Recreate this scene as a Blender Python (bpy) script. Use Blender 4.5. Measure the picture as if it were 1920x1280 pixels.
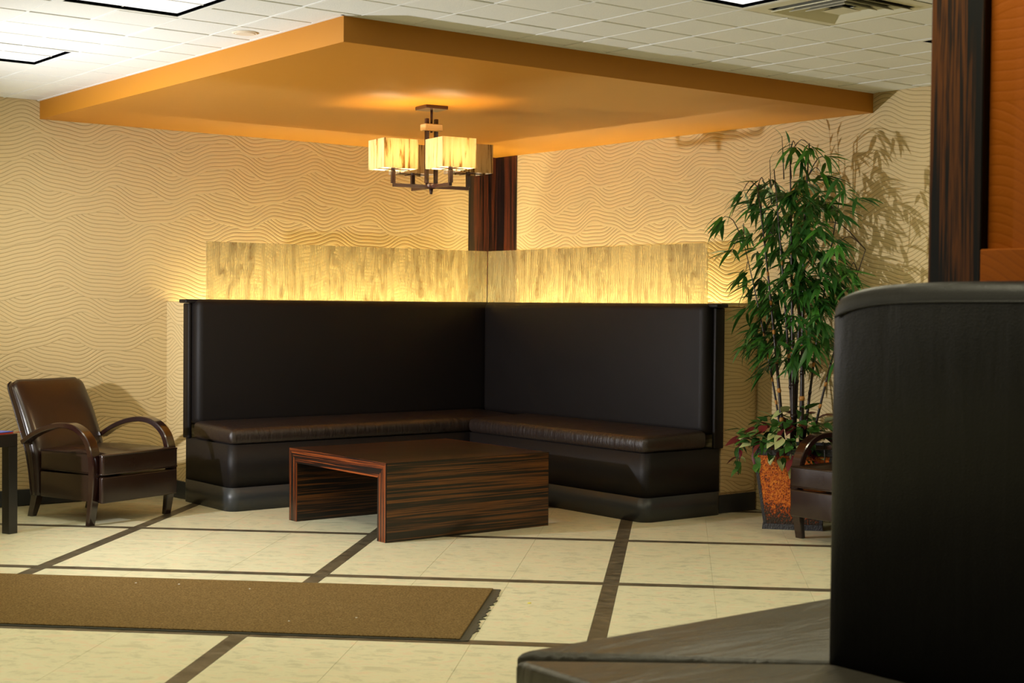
import bpy, bmesh, math, random
from mathutils import Vector, Matrix
random.seed(7)
for o in list(bpy.data.objects): bpy.data.objects.remove(o)
SC = bpy.context.scene
COL = SC.collection

# ------------------------------------------------------------------ camera
CAM = Vector((-7.3993, -9.7173, 1.3538)); YAW, PIT, ROL, FPX = 0.6623, -0.0247, 0.0088, 2789.7
fw = Vector((math.sin(YAW)*math.cos(PIT), math.cos(YAW)*math.cos(PIT), math.sin(PIT)))
rt = Vector((math.cos(YAW), -math.sin(YAW), 0)); up = rt.cross(fw)
r2 = rt*math.cos(ROL)+up*math.sin(ROL); u2 = up*math.cos(ROL)-rt*math.sin(ROL)
cd = bpy.data.cameras.new('camera'); cam = bpy.data.objects.new('camera', cd); COL.objects.link(cam)
M = Matrix((r2, u2, -fw)).transposed().to_4x4(); M.translation = CAM
cam.matrix_world = M
cd.sensor_width = 36; cd.lens = FPX/1920*36; cd.clip_start = .05
cd.dof.use_dof = True; cd.dof.focus_distance = 10.2; cd.dof.aperture_fstop = 6.3
SC.camera = cam

# ------------------------------------------------------------------ world, lights, exposure
W = bpy.data.worlds.new('lobby_ambient'); SC.world = W; W.use_nodes = True
bg = W.node_tree.nodes['Background']; bg.inputs[0].default_value = (1, .88, .55, 1); bg.inputs[1].default_value = .02
KEY = Vector((-6.2, -1.8, 1.28))
kd = bpy.data.lights.new('photo_strobe', 'SPOT'); key = bpy.data.objects.new('photo_strobe', kd); COL.objects.link(key)
kd.energy = 640; kd.color = (1, .985, 1); kd.shadow_soft_size = .045; kd.spot_size = math.radians(108); kd.spot_blend = 1.0; key.scale = (1.65, 1, 1)
key.location = KEY
key.rotation_euler = (Vector((0, -3.5, 2.1))-KEY).to_track_quat('-Z', 'Y').to_euler()
vs = SC.view_settings
SC.display_settings.display_device = 'sRGB'
vs.view_transform = 'Standard'; vs.look = 'None'; vs.exposure = 0.0; vs.gamma = 1; vs.use_curve_mapping = False
TROFFER_EMIT = 18.0; STRIP_EMIT = 152.0; BULB_EMIT = 240.0

# ------------------------------------------------------------------ node helpers
class G:
    def __init__(s, name):
        s.m = bpy.data.materials.new(name); s.m.use_nodes = True; s.t = s.m.node_tree
        s.t.nodes.clear(); s.out = s.t.nodes.new('ShaderNodeOutputMaterial')
    def n(s, ty, **kw):
        x = s.t.nodes.new('ShaderNode'+ty)
        for k, v in kw.items(): setattr(x, k, v)
        return x
    def set(s, sock, v):
        if hasattr(v, 'is_output'): s.t.links.new(v, sock)
        elif v is not None:
            if sock.type == 'RGBA' and len(v) == 3: v = (*v, 1)
            sock.default_value = v
    def ma(s, op, a, b=None, c=None):
        x = s.n('Math', operation=op); s.set(x.inputs[0], a)
        if b is not None: s.set(x.inputs[1], b)
        if c is not None: s.set(x.inputs[2], c)
        return x.outputs[0]
    def co(s, kind='Object'): return s.n('TexCoord').outputs[kind]
    def mapping(s, v, scale=(1, 1, 1), loc=(0, 0, 0), rot=(0, 0, 0)):
        x = s.n('Mapping'); s.set(x.inputs[0], v); s.set(x.inputs[1], loc); s.set(x.inputs[2], rot); s.set(x.inputs[3], scale); return x.outputs[0]
    def noise(s, v, sc=5, det=4, rough=.5, dist=0):
        x = s.n('TexNoise'); s.set(x.inputs['Vector'], v); x.inputs['Scale'].default_value = sc
        x.inputs['Detail'].default_value = det; x.inputs['Roughness'].default_value = rough; x.inputs['Distortion'].default_value = dist
        return x.outputs[0]
    def ramp(s, f, stops, interp='LINEAR'):
        x = s.n('ValToRGB'); s.set(x.inputs[0], f); e = x.color_ramp.elements; x.color_ramp.interpolation = interp
        while len(e) < len(stops): e.new(.5)
        for k, (p, c) in zip(e, stops):
            k.position = p; k.color = (*c, 1) if len(c) == 3 else c
        return x.outputs[0]
    def mix(s, f, a, b, bt='MIX'):
        x = s.n('Mix', data_type='RGBA', blend_type=bt); s.set(x.inputs[0], f); s.set(x.inputs[6], a); s.set(x.inputs[7], b); return x.outputs[2]
    def bump(s, h, dist=.01, strength=1.0, normal=None):
        x = s.n('Bump'); s.set(x.inputs['Height'], h); x.inputs['Distance'].default_value = dist; x.inputs['Strength'].default_value = strength
        if normal is not None: s.set(x.inputs['Normal'], normal)
        return x.outputs[0]
    def pbr(s, col, rough=.5, normal=None, spec=.5, coat=0, metal=0, **kw):
        x = s.n('BsdfPrincipled'); s.set(x.inputs['Base Color'], col); s.set(x.inputs['Roughness'], rough)
        s.set(x.inputs['Specular IOR Level'], spec); s.set(x.inputs['Coat Weight'], coat); s.set(x.inputs['Metallic'], metal)
        x.inputs['Coat Roughness'].default_value = .12
        if normal is not None: s.set(x.inputs['Normal'], normal)
        for k, v in kw.items(): s.set(x.inputs[k], v)
        s.t.links.new(x.outputs[0], s.out.inputs[0]); return s.m

MAT = {}
def wave_height(g, pitch=.0265, H=.175, A=.044, A2=.012, wl=.70):
    sx = g.n('SeparateXYZ'); g.set(sx.inputs[0], g.co())
    h = g.ma('ADD', sx.outputs[0], sx.outputs[1]); z = sx.outputs[2]
    i0 = g.ma('FLOOR', g.ma('DIVIDE', z, H))
    def bound(k):
        j = g.ma('ADD', i0, float(k))
        th = g.ma('MULTIPLY', g.ma('FRACT', g.ma('MULTIPLY', g.ma('SINE', g.ma('MULTIPLY', j, 12.9898)), 437.585)), 6.2832)
        w1 = g.ma('MULTIPLY', g.ma('SINE', g.ma('MULTIPLY_ADD', h, 6.2832/wl, th)), A)
        w2 = g.ma('MULTIPLY', g.ma('SINE', g.ma('MULTIPLY_ADD', h, 6.2832/(wl*.43), g.ma('MULTIPLY', th, 2.7))), A2)
        return g.ma('ADD', g.ma('MULTIPLY_ADD', j, H, w1), w2)
    bp, b0, bm = bound(1), bound(0), bound(-1)
    s0 = g.ma('GREATER_THAN', z, b0); s1 = g.ma('GREATER_THAN', z, bp)
    b = g.ma('MULTIPLY_ADD', g.ma('SUBTRACT', b0, bm), s0, bm)
    b = g.ma('MULTIPLY_ADD', g.ma('SUBTRACT', bp, b), s1, b)
    d = g.ma('DIVIDE', g.ma('SUBTRACT', z, b), pitch)
    p = g.ma('ABSOLUTE', g.ma('MULTIPLY_ADD', g.ma('FRACT', d), 2.0, -1.0))
    return p
def wallpaper(name, col, groove, dark, rough=.6, bd=.0045, spec=.25):
    g = G(name); p = wave_height(g)
    hgt = g.ma('SUBTRACT', 1.0, g.ma('POWER', p, 4.0)); line = g.ma('MULTIPLY', g.ma('POWER', p, 9.0), dark)
    nz = g.noise(g.co(), 160, 3)
    c = g.mix(line, g.mix(g.ma('MULTIPLY', nz, .35), col, tuple(v*.8 for v in col)), groove)
    nb = g.bump(nz, .0012, .5)
    return g.pbr(c, rough, g.bump(hgt, bd, .55, nb), spec)
MAT['wallpaper'] = wallpaper('wave_wallpaper', (.65, .505, .262), (.24, .165, .06), .85)
MAT['orange_wall'] = wallpaper('orange_wave_wallpaper', (.27, .066, .001), (.21, .048, .001), .4, .6, .0012, .1)

def simple(key_, col, rough=.5, spec=.5, coat=0, nsc=0, nd=.001, vary=.0, metal=0, nstr=.5):
    g = G(key_); nrm = None; c = col
    if nsc:
        nz = g.noise(g.co(), nsc, 5); nrm = g.bump(nz, nd, nstr)
        if vary: c = g.mix(g.ma('MULTIPLY', nz, vary), col, tuple(v*.35 for v in col))
    MAT[key_] = g.pbr(c, rough, nrm, spec, coat, metal); return MAT[key_]
simple('soffit_paint', (.43, .172, .010), .55, .3, nsc=9, nd=.004, nstr=.25)
simple('ceiling_white', (.80, .81, .77), .8, .1, nsc=220, nd=.003, vary=.25)
simple('ceiling_gap', (.16, .155, .13), .8, .1)
simple('black_reveal', (.0008, .0008, .0012), .9, .0)
simple('vent_metal', (.62, .60, .46), .45, .4)
simple('black_rubber', (.024, .027, .030), .42, .5, nsc=30, nd=.001)
simple('black_lacquer', (.010, .009, .009), .28, .5, .3, nsc=14, nd=.001)
simple('arm_wood', (.016, .005, .004), .18, .5, .6)
simple('bronze', (.034, .010, .006), .35, .5, .2)
simple('tan_collar', (.36, .23, .10), .5)
simple('brass', (.75, .5, .18), .3, .5, metal=1)
simple('cane_dark', (.020, .012, .010), .35, .5, nsc=30, nd=.002)
simple('cane_node', (.40, .17, .03), .5)
simple('soil', (.05, .03, .02), .9, .1, nsc=60, nd=.01, vary=.8)
simple('pot_frame', (.035, .034, .040), .45, .5, nsc=90, nd=.006, nstr=.9)
simple('speaker_mesh', (.72, .62, .48), .7, .2, nsc=300, nd=.002)
simple('magazine_blue', (.03, .08, .42), .35)
simple('magazine_red', (.6, .06, .03), .4)
simple('rubber_border', (.055, .055, .04), .6, .3, nsc=80, nd=.003)
simple('yellow_scrap', (.85, .75, .05), .6)
simple('stain_white', (.75, .75, .7), .6)

def vinyl(name, col, rough, grain=420, gd=.0008, fold=None, fd=.006, spec=.5, coat=0):
    g = G(name); co = g.co()
    n1 = g.n('TexVoronoi'); g.set(n1.inputs['Vector'], co); n1.inputs['Scale'].default_value = grain
    nrm = g.bump(n1.outputs[0], gd, .6)
    big = g.noise(co, 6, 3)
    nrm = g.bump(big, .006, .25, nrm)
    if fold is not None:
        f = g.noise(g.mapping(co, fold), 1, 3, .55, .6)
        nrm = g.bump(f, fd, .8, nrm)
    MAT[name] = g.pbr(col, g.ma('MULTIPLY_ADD', big, .14, rough-.07), nrm, spec, coat); return MAT[name]
vinyl('vinyl_back', (.0085, .0068, .0066), .50, spec=.22)
vinyl('vinyl_base', (.0085, .0068, .007), .48, spec=.25)
vinyl('vinyl_seat_x', (.020, .013, .011), .36, fold=(26, 5, 6), fd=.010)
vinyl('vinyl_seat_y', (.020, .013, .011), .36, fold=(5, 26, 6), fd=.010)
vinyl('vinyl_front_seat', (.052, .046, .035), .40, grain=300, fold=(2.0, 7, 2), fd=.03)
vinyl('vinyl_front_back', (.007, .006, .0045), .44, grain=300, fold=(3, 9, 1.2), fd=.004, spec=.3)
vinyl('leather_brown', (.019, .0085, .0055), .30, grain=260, gd=.0003, fold=(3, 3, 3), fd=.004, coat=.2)

def wood(name, axis, cols, bold=1.0, rough=.33, coat=.25, across=34.0, spec=.4):
    g = G(name); sc = [across, across, across]; sc[axis] = 1.1
    co = g.co()
    f = g.noise(g.mapping(co, sc), 1.0, 5, .62, .35)
    sc2 = [v*.33 for v in sc]; f2 = g.noise(g.mapping(co, sc2, (3, 1, 7)), 1.0, 2)
    f = g.ma('MULTIPLY_ADD', g.ma('SUBTRACT', f2, .5), .55, f)
    a, b, c = cols
    col = g.ramp(f, [(.36, a), (.47, a), (.53, b), (.62, c), (.70, b)])
    MAT[name] = g.pbr(col, rough, g.bump(f, .001, .3), spec, coat); return MAT[name]
WC = ((.008, .006, .004), (.060, .022, .006), (.17, .062, .014))
WR = ((.008, .004, .003), (.085, .018, .005), (.27, .062, .012))
WP = ((.004, .004, .0035), (.012, .006, .003), (.085, .027, .005))
WD = ((.006, .003, .003), (.030, .010, .006), (.085, .018, .006))
wood('macassar_x', 0, WC, across=85); wood('macassar_top', 0, WD, rough=.3, across=70); wood('edge_y', 1, WR, across=95); wood('edge_z', 2, WR, across=95)
wood('trim_wood', 2, WD, across=48); wood('post_wood', 2, WP, across=52, rough=.5, coat=0, spec=.12)

def floor_mat(name, base, warm, dark, rough):
    g = G(name); co = g.co('Object'); gm = g.n('NewGeometry').outputs['Position']
    p = g.mapping(g.mapping(gm, (1, 1, 1), (0, 0, 0), (0, 0, math.radians(44.4))), (10.0, 17.0, 1))
    f = g.noise(p, 1.0, 8, .72, .5); f2 = g.noise(gm, 3.0, 5, .6)
    oi = g.n('ObjectInfo').outputs['Random']
    c = g.ramp(f, [(.41, dark), (.485, base), (.53, base), (.61, warm)])
    c = g.mix(g.ma('MULTIPLY', f2, .35), c, warm)
    c = g.mix(g.ma('MULTIPLY', oi, .10), c, dark)
    MAT[name] = g.pbr(c, g.ma('MULTIPLY_ADD', f, .18, rough), g.bump(f, .0006, .3), .45); return MAT[name]
floor_mat('floor_tile', (.70, .71, .50), (.73, .62, .44), (.54, .55, .385), .24)
floor_mat('floor_strip', (.085, .073, .048), (.15, .125, .085), (.035, .03, .02), .26)
g = G('carpet'); n1 = g.noise(g.co(), 120, 4, .75); n2 = g.noise(g.co(), 5, 3)
c = g.ramp(n1, [(.3, (.075, .046, .017)), (.5, (.185, .120, .045)), (.72, (.32, .225, .10))])
MAT['carpet'] = g.pbr(g.mix(g.ma('MULTIPLY', n2, .3), c, (.15, .095, .03)), .95, g.bump(n1, .006, .9), .05)
g = G('planter_orange'); co = g.co(); v = g.n('TexVoronoi'); g.set(v.inputs['Vector'], co); v.inputs['Scale'].default_value = 95
n1 = g.noise(co, 45, 4, .7); sx = g.n('SeparateXYZ'); g.set(sx.inputs[0], co)
f = g.ma('ADD', n1, g.ma('MULTIPLY', v.outputs[0], .35))
f = g.ma('ADD', f, g.ma('MULTIPLY', g.ma('MINIMUM', g.ma('SUBTRACT', sx.outputs[2], .19), 0), 2.4))
c = g.ramp(f, [(.42, (.035, .022, .016)), (.54, (.20, .035, .006)), (.66, (.50, .095, .008)), (.86, (.70, .22, .025))])
MAT['planter_orange'] = g.pbr(c, .4, g.bump(v.outputs[0], .004, .7), .5)

# etched glass, grass strands in the interlayer
g = G('etched_glass'); sx = g.n('SeparateXYZ'); g.set(sx.inputs[0], g.co())
h = g.ma('ADD', sx.outputs[0], sx.outputs[1]); cb = g.n('CombineXYZ'); g.set(cb.inputs[0], h); g.set(cb.inputs[2], sx.outputs[2])
n2 = g.noise(g.mapping(cb.outputs[0], (150, 1, 40)), 1, 4, .7, .6)
spk = g.ramp(n2, [(.42, (0, 0, 0)), (.58, (1, 1, 1))])
def strand(sc, off_, width):
    n1 = g.noise(g.mapping(cb.outputs[0], sc, off_), 1, 3, .5, .7)
    return g.ramp(g.ma('ABSOLUTE', g.ma('SUBTRACT', n1, .5)), [(0, (1, 1, 1)), (width, (0, 0, 0))])
stk = g.ma('MAXIMUM', strand((17, 1, 1.5), (0, 0, 0), .048), g.ma('MULTIPLY', strand((34, 1, 3.0), (5, 2, 1), .042), .75))
f = g.ma('MULTIPLY', stk, g.ma('MULTIPLY_ADD', spk, .6, .4))
tr = g.n('BsdfTransparent'); tr.inputs[0].default_value = (1, .95, .80, 1)
df = g.n('BsdfDiffuse'); g.set(df.inputs[0], g.mix(f, (.66, .58, .36), (.13, .065, .012)))
tl = g.n('BsdfTranslucent'); g.set(tl.inputs[0], g.mix(f, (.54, .48, .30), (.12, .055, .008)))
m1 = g.n('MixShader'); m1.inputs[0].default_value = .5; g.t.links.new(df.outputs[0], m1.inputs[1]); g.t.links.new(tl.outputs[0], m1.inputs[2])
m2 = g.n('MixShader'); g.set(m2.inputs[0], g.ma('MULTIPLY_ADD', f, .60, .34)); g.t.links.new(tr.outputs[0], m2.inputs[1]); g.t.links.new(m1.outputs[0], m2.inputs[2])
gl = g.n('BsdfGlossy'); gl.inputs['Roughness'].default_value = .15
m3 = g.n('MixShader'); m3.inputs[0].default_value = .03; g.t.links.new(m2.outputs[0], m3.inputs[1]); g.t.links.new(gl.outputs[0], m3.inputs[2])
g.t.links.new(m3.outputs[0], g.out.inputs[0]); MAT['etched_glass'] = g.m
# lamp shade
g = G('lamp_shade'); n1 = g.noise(g.mapping(g.co(), (38, 38, 3)), 1, 4, .6, .8)
c = g.ramp(n1, [(.36, (.22, .13, .04)), (.45, (.74, .62, .38)), (.7, (.88, .80, .60))])
df = g.n('BsdfDiffuse'); g.set(df.inputs[0], c); tl = g.n('BsdfTranslucent'); g.set(tl.inputs[0], c)
m1 = g.n('MixShader'); m1.inputs[0].default_value = .6; g.t.links.new(df.outputs[0], m1.inputs[1]); g.t.links.new(tl.outputs[0], m1.inputs[2])
g.t.links.new(m1.outputs[0], g.out.inputs[0]); MAT['lamp_shade'] = g.m
def emit(name, col, s):
    g = G(name); e = g.n('Emission'); e.inputs[0].default_value = (*col, 1); e.inputs[1].default_value = s
    g.t.links.new(e.outputs[0], g.out.inputs[0]); MAT[name] = g.m
emit('troffer_glow', (1, .97, .90), 1.55); emit('strip_glow', (1, .95, .58), STRIP_EMIT); emit('bulb_glow', (1, .80, .48), BULB_EMIT)
simple('bulb_off', (.7, .68, .6), .3)
simple('troffer_white', (.8, .8, .78), .5)
def leafmat(name, a, b, rough=.42):
    g = G(name); r = g.n('ObjectInfo').outputs['Random']; n = g.noise(g.co(), 14, 2)
    c = g.mix(g.ma('ADD', g.ma('MULTIPLY', r, .7), g.ma('MULTIPLY', n, .3)), a, b)
    x = g.n('BsdfPrincipled'); g.set(x.inputs['Base Color'], c); x.inputs['Roughness'].default_value = rough
    tl = g.n('BsdfTranslucent'); g.set(tl.inputs[0], c); m = g.n('MixShader'); m.inputs[0].default_value = .16
    g.t.links.new(x.outputs[0], m.inputs[1]); g.t.links.new(tl.outputs[0], m.inputs[2]); g.t.links.new(m.outputs[0], g.out.inputs[0]); MAT[name] = g.m
leafmat('leaf_bamboo', (.010, .060, .014), (.075, .27, .025))
leafmat('leaf_ivy', (.015, .06, .012), (.06, .19, .03)); leafmat('leaf_pale', (.30, .40, .12), (.62, .66, .36)); leafmat('leaf_red', (.045, .008, .010), (.17, .015, .02))

# ------------------------------------------------------------------ mesh helpers
def mesh(name, bm, mat, smooth=False, parent=None, loc=None, rotz=0):
    bmesh.ops.recalc_face_normals(bm, faces=bm.faces[:])
    me = bpy.data.meshes.new(name); bm.to_mesh(me); bm.free()
    me.materials.append(MAT[mat])
    if smooth:
        for p in me.polygons: p.use_smooth = True
    return link(name, me, parent, loc, rotz)
def link(name, me, parent=None, loc=None, rotz=0):
    o = bpy.data.objects.new(name, me); COL.objects.link(o)
    if loc is not None: o.location = loc
    if rotz: o.rotation_euler.z = rotz
    o.parent = parent
    return o
def empty(name, loc=(0, 0, 0), rotz=0):
    o = bpy.data.objects.new(name, None); COL.objects.link(o); o.location = loc; o.rotation_euler.z = rotz; o.empty_display_size = .1; return o
def tag(o, label, cat=None, group=None, kind=None):
    o['label'] = label
    if cat: o['category'] = cat
    if group: o['group'] = group
    if kind: o['kind'] = kind
    return o
def struct(o, label):
    o['kind'] = 'structure'; o['label'] = label; return o
def box(bm, a, b, bev=0, seg=2, edges=None):
    a, b = [min(p, q) for p, q in zip(a, b)], [max(p, q) for p, q in zip(a, b)]
    vs_ = [bm.verts.new((x, y, z)) for x in (a[0], b[0]) for y in (a[1], b[1]) for z in (a[2], b[2])]
    fs = [bm.faces.new([vs_[i] for i in f]) for f in ((0, 1, 3, 2), (4, 6, 7, 5), (0, 4, 5, 1), (2, 3, 7, 6), (0, 2, 6, 4), (1, 5, 7, 3))]
    if bev:
        es = set(e for f in fs for e in f.edges)
        if edges == 'z': es = [e for e in es if abs(e.verts[0].co.z-e.verts[1].co.z) > 1e-6]
        elif edges == 'top': es = [e for e in es if max(e.verts[0].co.z, e.verts[1].co.z) > b[2]-1e-6]
        bmesh.ops.bevel(bm, geom=list(es), offset=bev, segments=seg, affect='EDGES', profile=.5)
    return bm
def bx(a, b, bev=0, seg=2, edges=None): return box(bmesh.new(), a, b, bev, seg, edges)
def prism(pts, z0, z1, bev=0, seg=3):
    bm = bmesh.new(); lo = [bm.verts.new((*p, z0)) for p in pts]; hi = [bm.verts.new((*p, z1)) for p in pts]
    n = len(pts); bm.faces.new(lo[::-1]); bm.faces.new(hi)
    for i in range(n): bm.faces.new((lo[i], lo[(i+1) % n], hi[(i+1) % n], hi[i]))
    if bev: bmesh.ops.bevel(bm, geom=bm.edges[:], offset=bev, segments=seg, affect='EDGES', profile=.5)
    return bm
def loft(rings, close=True):
    """rings: lists of points, same length; capped"""
    bm = bmesh.new(); R = [[bm.verts.new(p) for p in r] for r in rings]; n = len(R[0])
    for a, b in zip(R, R[1:]):
        for i in range(n): bm.faces.new((a[i], a[(i+1) % n], b[(i+1) % n], b[i]))
    if close: bm.faces.new(R[0][::-1]); bm.faces.new(R[-1])
    return bm
def tube(pts, rad, seg=8, bm0=None):
    pts = [Vector(p) for p in pts]; rings = []
    rr = rad if isinstance(rad, (list, tuple)) else [rad]*len(pts)
    for i, p in enumerate(pts):
        d = (pts[min(i+1, len(pts)-1)]-pts[max(i-1, 0)]).normalized()
        s = d.cross(Vector((.13, .31, .94))).normalized() if abs(d.z) < .95 else d.cross(Vector((1, 0, 0))).normalized()
        t = d.cross(s)
        rings.append([p+(s*math.cos(k*2*math.pi/seg)+t*math.sin(k*2*math.pi/seg))*rr[i] for k in range(seg)])
    b = loft(rings)
    if bm0 is None: return b
    me = bpy.data.meshes.new('tmp'); b.to_mesh(me); b.free(); bm0.from_mesh(me); bpy.data.meshes.remove(me); return bm0
def catmull(P, n=6):
    P = [Vector(p) for p in P]; out = []
    for i in range(len(P)-1):
        a, b, c, d = P[max(i-1, 0)], P[i], P[i+1], P[min(i+2, len(P)-1)]
        for k in range(n):
            t = k/n
            out.append(.5*((2*b)+(c-a)*t+(2*a-5*b+4*c-d)*t*t+(3*b-a-3*c+d)*t**3))
    out.append(P[-1]); return out
def copy_tree(o, parent=None):
    c = o.copy(); COL.objects.link(c); c.parent = parent
    for ch in list(o.children): copy_tree(ch, c)
    return c

# ------------------------------------------------------------------ structure: walls
ZS, ZC, SA, SB = 2.553, 2.674, 3.80, 3.825
struct(mesh('wall_left', bx((-11, 0, 0), (0.12, .12, 2.7445)), 'wallpaper'), 'beige wave-patterned wallpaper wall behind the left armchair and long bench')
struct(mesh('wall_right', bx((0, -13, 0), (.12, -.0005, 2.7445)), 'wallpaper'), 'beige wave-patterned wallpaper wall behind the bamboo plant')
def bench_map(side):
    return (lambda s, t, z: (-s, -t, z)) if side == 'L' else (lambda s, t, z: (-t, -s, z))
def sbox(side, s0, s1, t0, t1, z0, z1, bev=0, seg=2, edges=None):
    m = bench_map(side); return bx(m(s0, t0, z0), m(s1, t1, z1), bev, seg, edges)
# corner wood trims
for i, sd in enumerate('LR'):
    t = mesh('trim_%d' % (i+1), sbox(sd, .0005 if sd == 'L' else .014, .278, .0005, .013, 1.2, ZS-.001), 'trim_wood')
    struct(t, 'dark striped wood corner panel on the %s wall above the glass' % ('left' if sd == 'L' else 'right'))
struct(mesh('baseboard_left', bx((-11, -.012, 0), (-2.92, -.0005, .105), .004), 'black_rubber'), 'black rubber baseboard along the wall behind the left armchair')
struct(mesh('baseboard_right', bx((-.012, -13, 0), (-.0005, -2.99, .105), .004), 'black_rubber'), 'black rubber baseboard along the wall behind the planter')

# soffit
sof = struct(mesh('ceiling_soffit', bx((-SA, -SB, ZS), (-.0008, -.0008, 2.735)), 'soffit_paint'), 'dropped orange painted ceiling canopy over the corner seating')

# ceiling with tiles
TG = .3048; GX = -3.428; GY = -.524
X0, X1 = GX-7*TG, GX+12*TG
cells = []
lights = {'a': (GX-5*TG, GX-3*TG, 9, 11), 'b': (GX-5*TG, GX-3*TG, 3, 5), 'c': (GX+1*TG, GX+3*TG, 15, 17), 'd': (GX+7*TG, GX+9*TG, 15, 17)}
ceil = bmesh.new()
box(ceil, (-6.2, -6.4, 2.745), (-.0005, -.0005, 2.78))
box(ceil, (-11, -13, 2.7452), (-6.2, -.0005, 2.78)); box(ceil, (-6.2, -13, 2.7452), (-.0005, -6.4, 2.78))
ceilo = struct(mesh('ceiling', ceil, 'ceiling_gap'), 'white acoustic tile ceiling with square grid')
ceilo.data.materials.append(MAT['ceiling_white'])
for p in ceilo.data.polygons:
    if abs(p.center.z-2.7452) < 1e-4: p.material_index = 1
holes = [(-8, -6, 9, 11)]
hole_cells = set()
TRO = [(-5, 9), (-5, 3), (1, 15), (7, 15)]     # left column index, first row index (2x2 cells)
VENT = (3, 15)
for (i, j) in TRO+[VENT]:
    for a in (0, 1):
        for b in (0, 1): hole_cells.add((i+a, j+b))
cut = {}
def tile_piece(x0, x1, y0, y1):
    k = (round(x1-x0, 3), round(y1-y0, 3))
    if k not in cut:
        b = bx((-k[0]/2+.003, -k[1]/2+.0055, ZC), (k[0]/2-.003, k[1]/2-.0055, ZC+.0255), .004, 1)
        bmesh.ops.recalc_face_normals(b, faces=b.faces[:])
        me = bpy.data.meshes.new('ceiling_tile'); b.to_mesh(me); b.free(); me.materials.append(MAT['ceiling_white']); cut[k] = me
    return link('tile', cut[k], ceilo, ((x0+x1)/2, (y0+y1)/2, random.uniform(-.0015, .0015)))
for i in range(-8, 12):
    for j in range(-2, 19):
        x0, x1 = GX+i*TG, GX+(i+1)*TG; y1, y0 = GY-j*TG, GY-(j+1)*TG
        if (i, j) in hole_cells: continue
        x1 = min(x1, -.002); y1 = min(y1, -.002)
        if x1-x0 < .03 or y1-y0 < .03: continue
        if x0 >= -SA-.002 and y0 >= -SB-.002: continue
        if x0 < -SA and x1 > -SA and y0 > -SB: x1 = -SA-.002
        elif y0 < -SB and y1 > -SB and x0 > -SA: y1 = -SB-.002
        if x1-x0 < .03 or y1-y0 < .03: continue
        tile_piece(x0, x1, y0, y1)
for i in range(-8, 13):
    xx = GX+i*TG
    if xx > -.02: continue
    y_hi = -.002 if xx < -SA-.02 else -SB-.02
    segs = [(y_hi, -6.3)]
    for (a, b) in TRO+[VENT]:
        if a < i < a+2 and i == a+1:
            ya, yb = GY-b*TG, GY-(b+2)*TG; ns = []
            for (p, q) in segs:
                if p > ya and q < yb: ns += [(p, ya+.003), (yb-.003, q)]
                else: ns.append((p, q))
            segs = ns
    for (p, q) in segs:
        mesh('grid_bar', bx((xx-.0045, q, ZC-.0015), (xx+.0045, p, ZC+.004)), 'ceiling_white', parent=ceilo)
# thin white angle around the soffit
bm = bmesh.new(); box(bm, (-SA-.018, -SB-.018, ZC-.002), (-SA-.0005, -.002, ZC+.012)); box(bm, (-SA-.018, -SB-.018, ZC-.002), (-.002, -SB-.0005, ZC+.012))
struct(mesh('trim_3', bm, 'ceiling_white'), 'thin white metal angle where the tile ceiling meets the orange canopy')

# ------------------------------------------------------------------ floor
AL = math.radians(-44.4); UD = Vector((math.cos(AL), math.sin(AL), 0)); VD = Vector((-math.sin(AL), math.cos(AL), 0))
fl = struct(mesh('floor', bx((-12, -14, -.06), (.12, .12, -.004)), 'floor_tile'), 'cream stone-look tile floor with dark brown dividing strips set diagonally')
PU, PV, SW = 1.447, 1.345, .077
u_lines = [1.19+PU*k for k in range(-3, 3)]; v_lines = [-3.55-PV*k for k in range(-3, 4)]
tu, tv = (PU-SW)/3, (PV-SW)/3
def fpiece(du, dv, mat):
    b = bx((-du/2+.0006, -dv/2+.0006, -.0045), (du/2-.0006, dv/2-.0006, 0), .0006, 1)
    bmesh.ops.recalc_face_normals(b, faces=b.faces[:]); me = bpy.data.meshes.new(mat); b.to_mesh(me); b.free(); me.materials.append(MAT[mat]); return me
me_t, me_su, me_sv, me_x = fpiece(tu, tv, 'floor_tile'), fpiece(SW, PV-SW, 'floor_strip'), fpiece(PU-SW, SW, 'floor_strip'), fpiece(SW, SW, 'floor_strip')
def vis(P, m=160):
    for dx in (-.35, 0, .35):
        for dy in (-.35, 0, .35):
            d = Vector((P.x+dx, P.y+dy, 0))-CAM; zz = d.dot(fw)
            if zz > .5 and -m < 960+FPX*d.dot(r2)/zz < 1560+m and 640-FPX*d.dot(u2)/zz < 1280+m: return True
    return False
def place(me, u, v, nm):
    P = UD*u+VD*v
    if P.x > -.15 or P.y > -.15 or not vis(P): return
    if P.x+P.y > -1.3: return
    link(nm, me, fl, (P.x, P.y, 0), AL)
for u in u_lines:
    for v in v_lines:
        place(me_x, u, v, 'strip')
        place(me_su, u, v-PV/2, 'strip'); place(me_sv, u+PU/2, v, 'strip')
        for a in range(3):
            for b in range(3): place(me_t, u+SW/2+tu*(a+.5), v-SW/2-tv*(b+.5), 'tile')

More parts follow.
